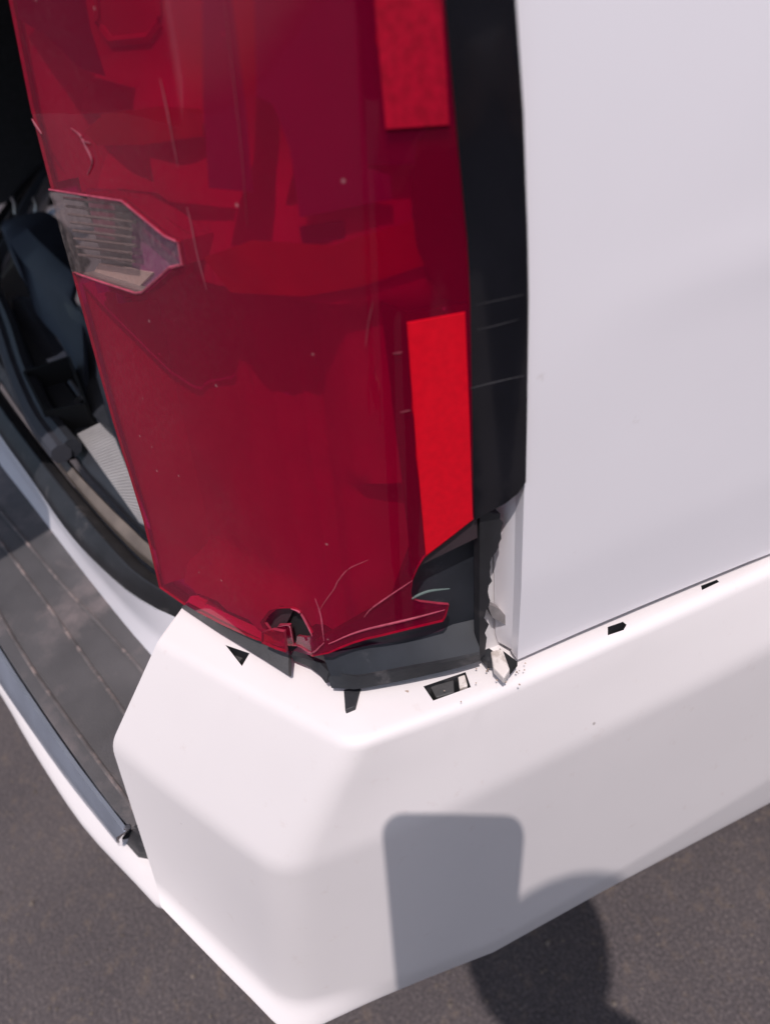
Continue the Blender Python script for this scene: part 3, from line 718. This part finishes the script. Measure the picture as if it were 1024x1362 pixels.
line('scratch', [(634, 438), (660, 432), (690, 424)], GSCR, .0003)
line('scratch', [(522, 470), (535, 468)], SCRATCH, .0004)
line('scratch', [(532, 548), (546, 545)], SCRATCH, .0004)
line('scratch', [(496, 400), (490, 430), (486, 462)], SCRATCH, .0003)
# bulge of the crumpled red plastic at the corner
part('torn_tab', skin(LS, [(352, 838), (366, 834), (381, 837), (384, 864), (370, 860), (352, 852)], step=8, push=.0015), RED, lamp, smooth=60, solid=.002, rim=REDEDGE)

# ------------------------------------------------------------------ painted pillar behind the lamp and torn gasket
def pl(x): return lambda px, py: atX(px, py, x)
pil = part('pillar', skin(pl(-.022), [(600, -150), (640, 300), (640, 640), (640, 690), (640, 900), (706, 900), (706, 640), (712, 300), (700, -150)], step=30), DPAINT, smooth=0, solid=.002, off=-1)
rows = [[Vector((panel_x(p.y, p.z) - .004, p.y + .002, p.z)), Vector((-.021, p.y - .004, p.z))] for p in resample(edge3[:10], 40)]
part('panel_flange', grid(rows), PAINT, smooth=40, solid=.0015)
b2 = bmesh.new()
L = [(640, 676)]; Rr = []
jag = [(660, 678, 672), (664, 690, 690), (662, 712, 705), (655, 730, 722), (650, 738, 738), (646, 756, 752), (649, 768, 766), (645, 782, 780), (647, 795, 794), (643, 806, 806), (640, 820, 820), (646, 826, 828), (642, 838, 840), (644, 850, 848), (641, 866, 866)]
poly = [(634, 676)] + [(a + random.uniform(-1.5, 1.5), b + random.uniform(-1.5, 1.5)) for a, b in dens_poly([(a, b) for a, b, c in jag], 5)[:-40]] + [(641, 866), (634, 872)]
part('foam_gasket', skin(pl(-.012), poly, step=9), RUBBER, smooth=0, solid=.006)
part('body_fold', skin(pl(-.016), [(645, 800), (660, 806), (676, 822), (684, 834), (672, 830), (652, 818)], step=9), mat('dull fold', (.22, .2, .2), .6, var=.3, vscale=90), pil, smooth=40, solid=.004)
b2 = bmesh.new(); poly_prism(b2, [atZ(x, y, .7435) for x, y in ((637, 868), (650, 862), (664, 872), (660, 880), (648, 880))], (0, 0, -.006)); part('dirt_crumb', b2, BLACK, pil, smooth=0)
b2 = bmesh.new(); poly_prism(b2, [atZ(x, y, .745) for x, y in ((652, 866), (668, 862), (678, 890), (670, 902), (656, 888))], (0, 0, -.006)); part('body_fold', b2, DIRTY, pil, smooth=0, bevel=.001)
b2 = bmesh.new()
for k in range(30):
    c = atZ(random.gauss(662, 22), random.gauss(888, 11), .7372) if k < 22 else atZ(random.uniform(430, 640), random.uniform(915, 935), .7362)
    v = bmesh.ops.create_icosphere(b2, subdivisions=1, radius=random.uniform(.0003, .0008))['verts']
    for q in v: q.co = Vector((q.co.x * random.uniform(.6, 1.4), q.co.y * random.uniform(.6, 1.4), q.co.z * .6)) + c
tag(part('dirt_crumb', b2, mat('earth crumbs', (.34, .25, .2), .9, var=.5, vscale=200), pil, smooth=0), kind='stuff')
b2 = bmesh.new(); poly_prism(b2, [atZ(x, y, .7432) for x, y in ((664, 862), (688, 880), (678, 892))], (0, 0, -.004)); part('gap', b2, HOLE, pil, smooth=0)

# ------------------------------------------------------------------ the photographer and the phone (they cast the shadows)
PW, PH, PT = .0437, .165, .009
b2 = bmesh.new(); rr = .013; out = []
top = .018
for cx_, cy_, a0 in ((PW - rr, top - rr, 0), (-PW + rr, top - rr, 90), (-PW + rr, top - PH + rr, 180), (PW - rr, top - PH + rr, 270)):
    for k in range(7):
        a = R(a0 + 15 * k); out.append((cx_ + rr * math.cos(a), cy_ + rr * math.sin(a)))
PC = CAM - FW * .004
poly_prism(b2, [PC + RT * x + UP * y for x, y in out], -FW * PT)
ph = obj('smartphone', b2, BLACKGLOSS, smooth=30, bevel=.001)
tag(ph, 'dark smartphone held up in one hand to photograph the damaged corner', 'phone')

def skin_mesh(name, nodes, edges, m, parent=None, sub=2, root=0):
    """one continuous surface grown round a skeleton; nodes: (position, radius)"""
    me = bpy.data.meshes.new(name); me.from_pydata([tuple(p) for p, r in nodes], edges, [])
    o = bpy.data.objects.new(name, me); COL.objects.link(o); me.materials.append(m)
    s_ = o.modifiers.new('skin', 'SKIN'); s_.use_smooth_shade = True
    for i, (p, r) in enumerate(nodes):
        q = me.skin_vertices[0].data[i]; q.radius = (r, r) if not isinstance(r, tuple) else r; q.use_root = i == root
    b_ = o.modifiers.new('round', 'SUBSURF'); b_.levels = b_.render_levels = sub
    if parent: o.parent = parent; o.matrix_parent_inverse = parent.matrix_world.inverted()
    return o
SKINM = mat('skin', (.45, .26, .19), .5, var=.06, vscale=40)
SHIRT = mat('navy shirt', (.03, .035, .06), .85, var=.2, vscale=30, bump=.2, bscale=300)
JEANS = mat('dark jeans', (.025, .03, .05), .85, var=.2, vscale=40, bump=.2, bscale=300)
SHOE = mat('shoe', (.03, .03, .03), .6)
HAIR = mat('dark hair', (.02, .014, .01), .6, var=.4, vscale=90)
BACK = Vector((.951, -.309, 0)); RIGHT = Vector((.309, .951, 0)); Z = Vector((0, 0, 1))
HB0 = atX(756, 1174, .02); _e = (Z + SD * -(Z.dot(SD))).normalized()
HEAD = HB0 - SD * ((1.43 - HB0.z) / -SD.z) - _e * .088 + RIGHT * .0
HZ = HEAD.z
def rel(b, r, z): return Vector((HEAD.x, HEAD.y, 0)) + BACK * b + RIGHT * r + Z * z
DZ = HZ - 1.40
_rel = rel
def rel(b, r, z): return _rel(b, r, z + (DZ if z > .8 else 0))
man = empty('person', rel(.2, 0, 0)); bpy.context.view_layer.update()
tag(man, 'person in a navy shirt standing behind the camera, leaning forward over the smartphone', 'person')
neck = rel(.10, 0, 1.27); chest = rel(.17, 0, 1.12); waist = rel(.24, 0, .93); hip = rel(.27, 0, .82)
shR, shL = rel(.12, .17, 1.19), rel(.12, -.17, 1.19)
wrist = PC - UP * .135 - FW * .05 + RT * .035
elR, elL = rel(.02, .22, .96), rel(.16, -.24, .93); wrL = rel(.06, -.24, .70)
nodes = [(hip, .10), (waist, .10), (chest, .105), (neck, .052), (rel(.055, 0, 1.335), .066), (rel(.01, 0, 1.385), .098), (rel(-.005, 0, 1.455), .088),
         (shR, .05), (elR, .037), (wrist, .025), (shL, .05), (elL, .037), (wrL, .025), (rel(-.075, 0, 1.34), .014), (rel(-.03, 0, 1.315), .03),
         (rel(.28, .10, .75), .078), (rel(.2, .11, .43), .055), (rel(.27, .11, .07), .038), (rel(.28, -.10, .75), .078), (rel(.2, -.11, .43), .055), (rel(.27, -.11, .07), .038)]
edges = [(0, 1), (1, 2), (2, 3), (3, 4), (4, 5), (5, 6), (2, 7), (7, 8), (8, 9), (2, 10), (10, 11), (11, 12), (5, 13), (4, 14), (0, 15), (15, 16), (16, 17), (0, 18), (18, 19), (19, 20)]
# the hand round the phone: palm behind its back edge, four fingers over the left side, thumb over the right
def hand(w, up, rt, fw, back, sgn=1):
    base = len(nodes)
    palm = w + up * .055; nodes.append((palm, (.030, .017))); edges.append((back, base))
    for k in range(4):
        a = palm + up * (.034 - .012 * k) + rt * (-.018 * sgn); b_ = a + rt * (-.036 * sgn) + fw * .006 + up * .004; c_ = b_ + rt * (-.012 * sgn) + fw * (.022 - .002 * k); d_ = c_ + rt * (.014 * sgn) + fw * .012
        i = len(nodes); nodes.extend([(a, .0095), (b_, .009), (c_, .0085), (d_, .0075)]); edges.extend([(base, i), (i, i + 1), (i + 1, i + 2), (i + 2, i + 3)])
    t0 = palm + rt * (.028 * sgn) - up * .015; t1 = t0 + rt * (.014 * sgn) + up * .03 + fw * .012; t2 = t1 + up * .026 + fw * .012 - rt * (.012 * sgn)
    i = len(nodes); nodes.extend([(t0, .013), (t1, .011), (t2, .009)]); edges.extend([(base, i), (i, i + 1), (i + 1, i + 2)])
hand(wrist, UP, RT, FW, 9)
hand(wrL, -Z, RIGHT, -BACK, 12, -1)
body = skin_mesh('body', nodes, edges, SKINM, man)
skin_mesh('shirt', [(hip, .115), (waist, .118), (chest, .122), (rel(.115, 0, 1.235), .07), (shR, .064), (shR.lerp(elR, .75), .052), (shL, .064), (shL.lerp(elL, .75), .052)], [(0, 1), (1, 2), (2, 3), (2, 4), (4, 5), (2, 6), (6, 7)], SHIRT, man)
skin_mesh('trousers', [(rel(.275, 0, .80), .118)] + [(rel(*q), r) for q, r in (((.28, .10, .74), .09), ((.2, .11, .43), .068), ((.27, .11, .06), .056), ((.28, -.10, .74), .09), ((.2, -.11, .43), .068), ((.27, -.11, .06), .056))], [(0, 1), (1, 2), (2, 3), (0, 4), (4, 5), (5, 6)], JEANS, man)
for k in (1, -1):
    skin_mesh('shoe', [(rel(.31, .11 * k, .04), .04), (rel(.2, .115 * k, .035), .042), (rel(.1, .12 * k, .028), .03)], [(0, 1), (1, 2)], SHOE, man)
skin_mesh('hair', [(rel(.06, 0, 1.36), .085), (rel(.04, 0, 1.44), .108), (rel(-.01, 0, 1.505), .095), (rel(-.05, 0, 1.49), .05)], [(0, 1), (1, 2), (2, 3)], HAIR, man)
for k in (1, -1):
    skin_mesh('ear', [(rel(.02, .074 * k, 1.375), .014), (rel(.026, .080 * k, 1.392), .015)], [(0, 1)], SKINM, man)
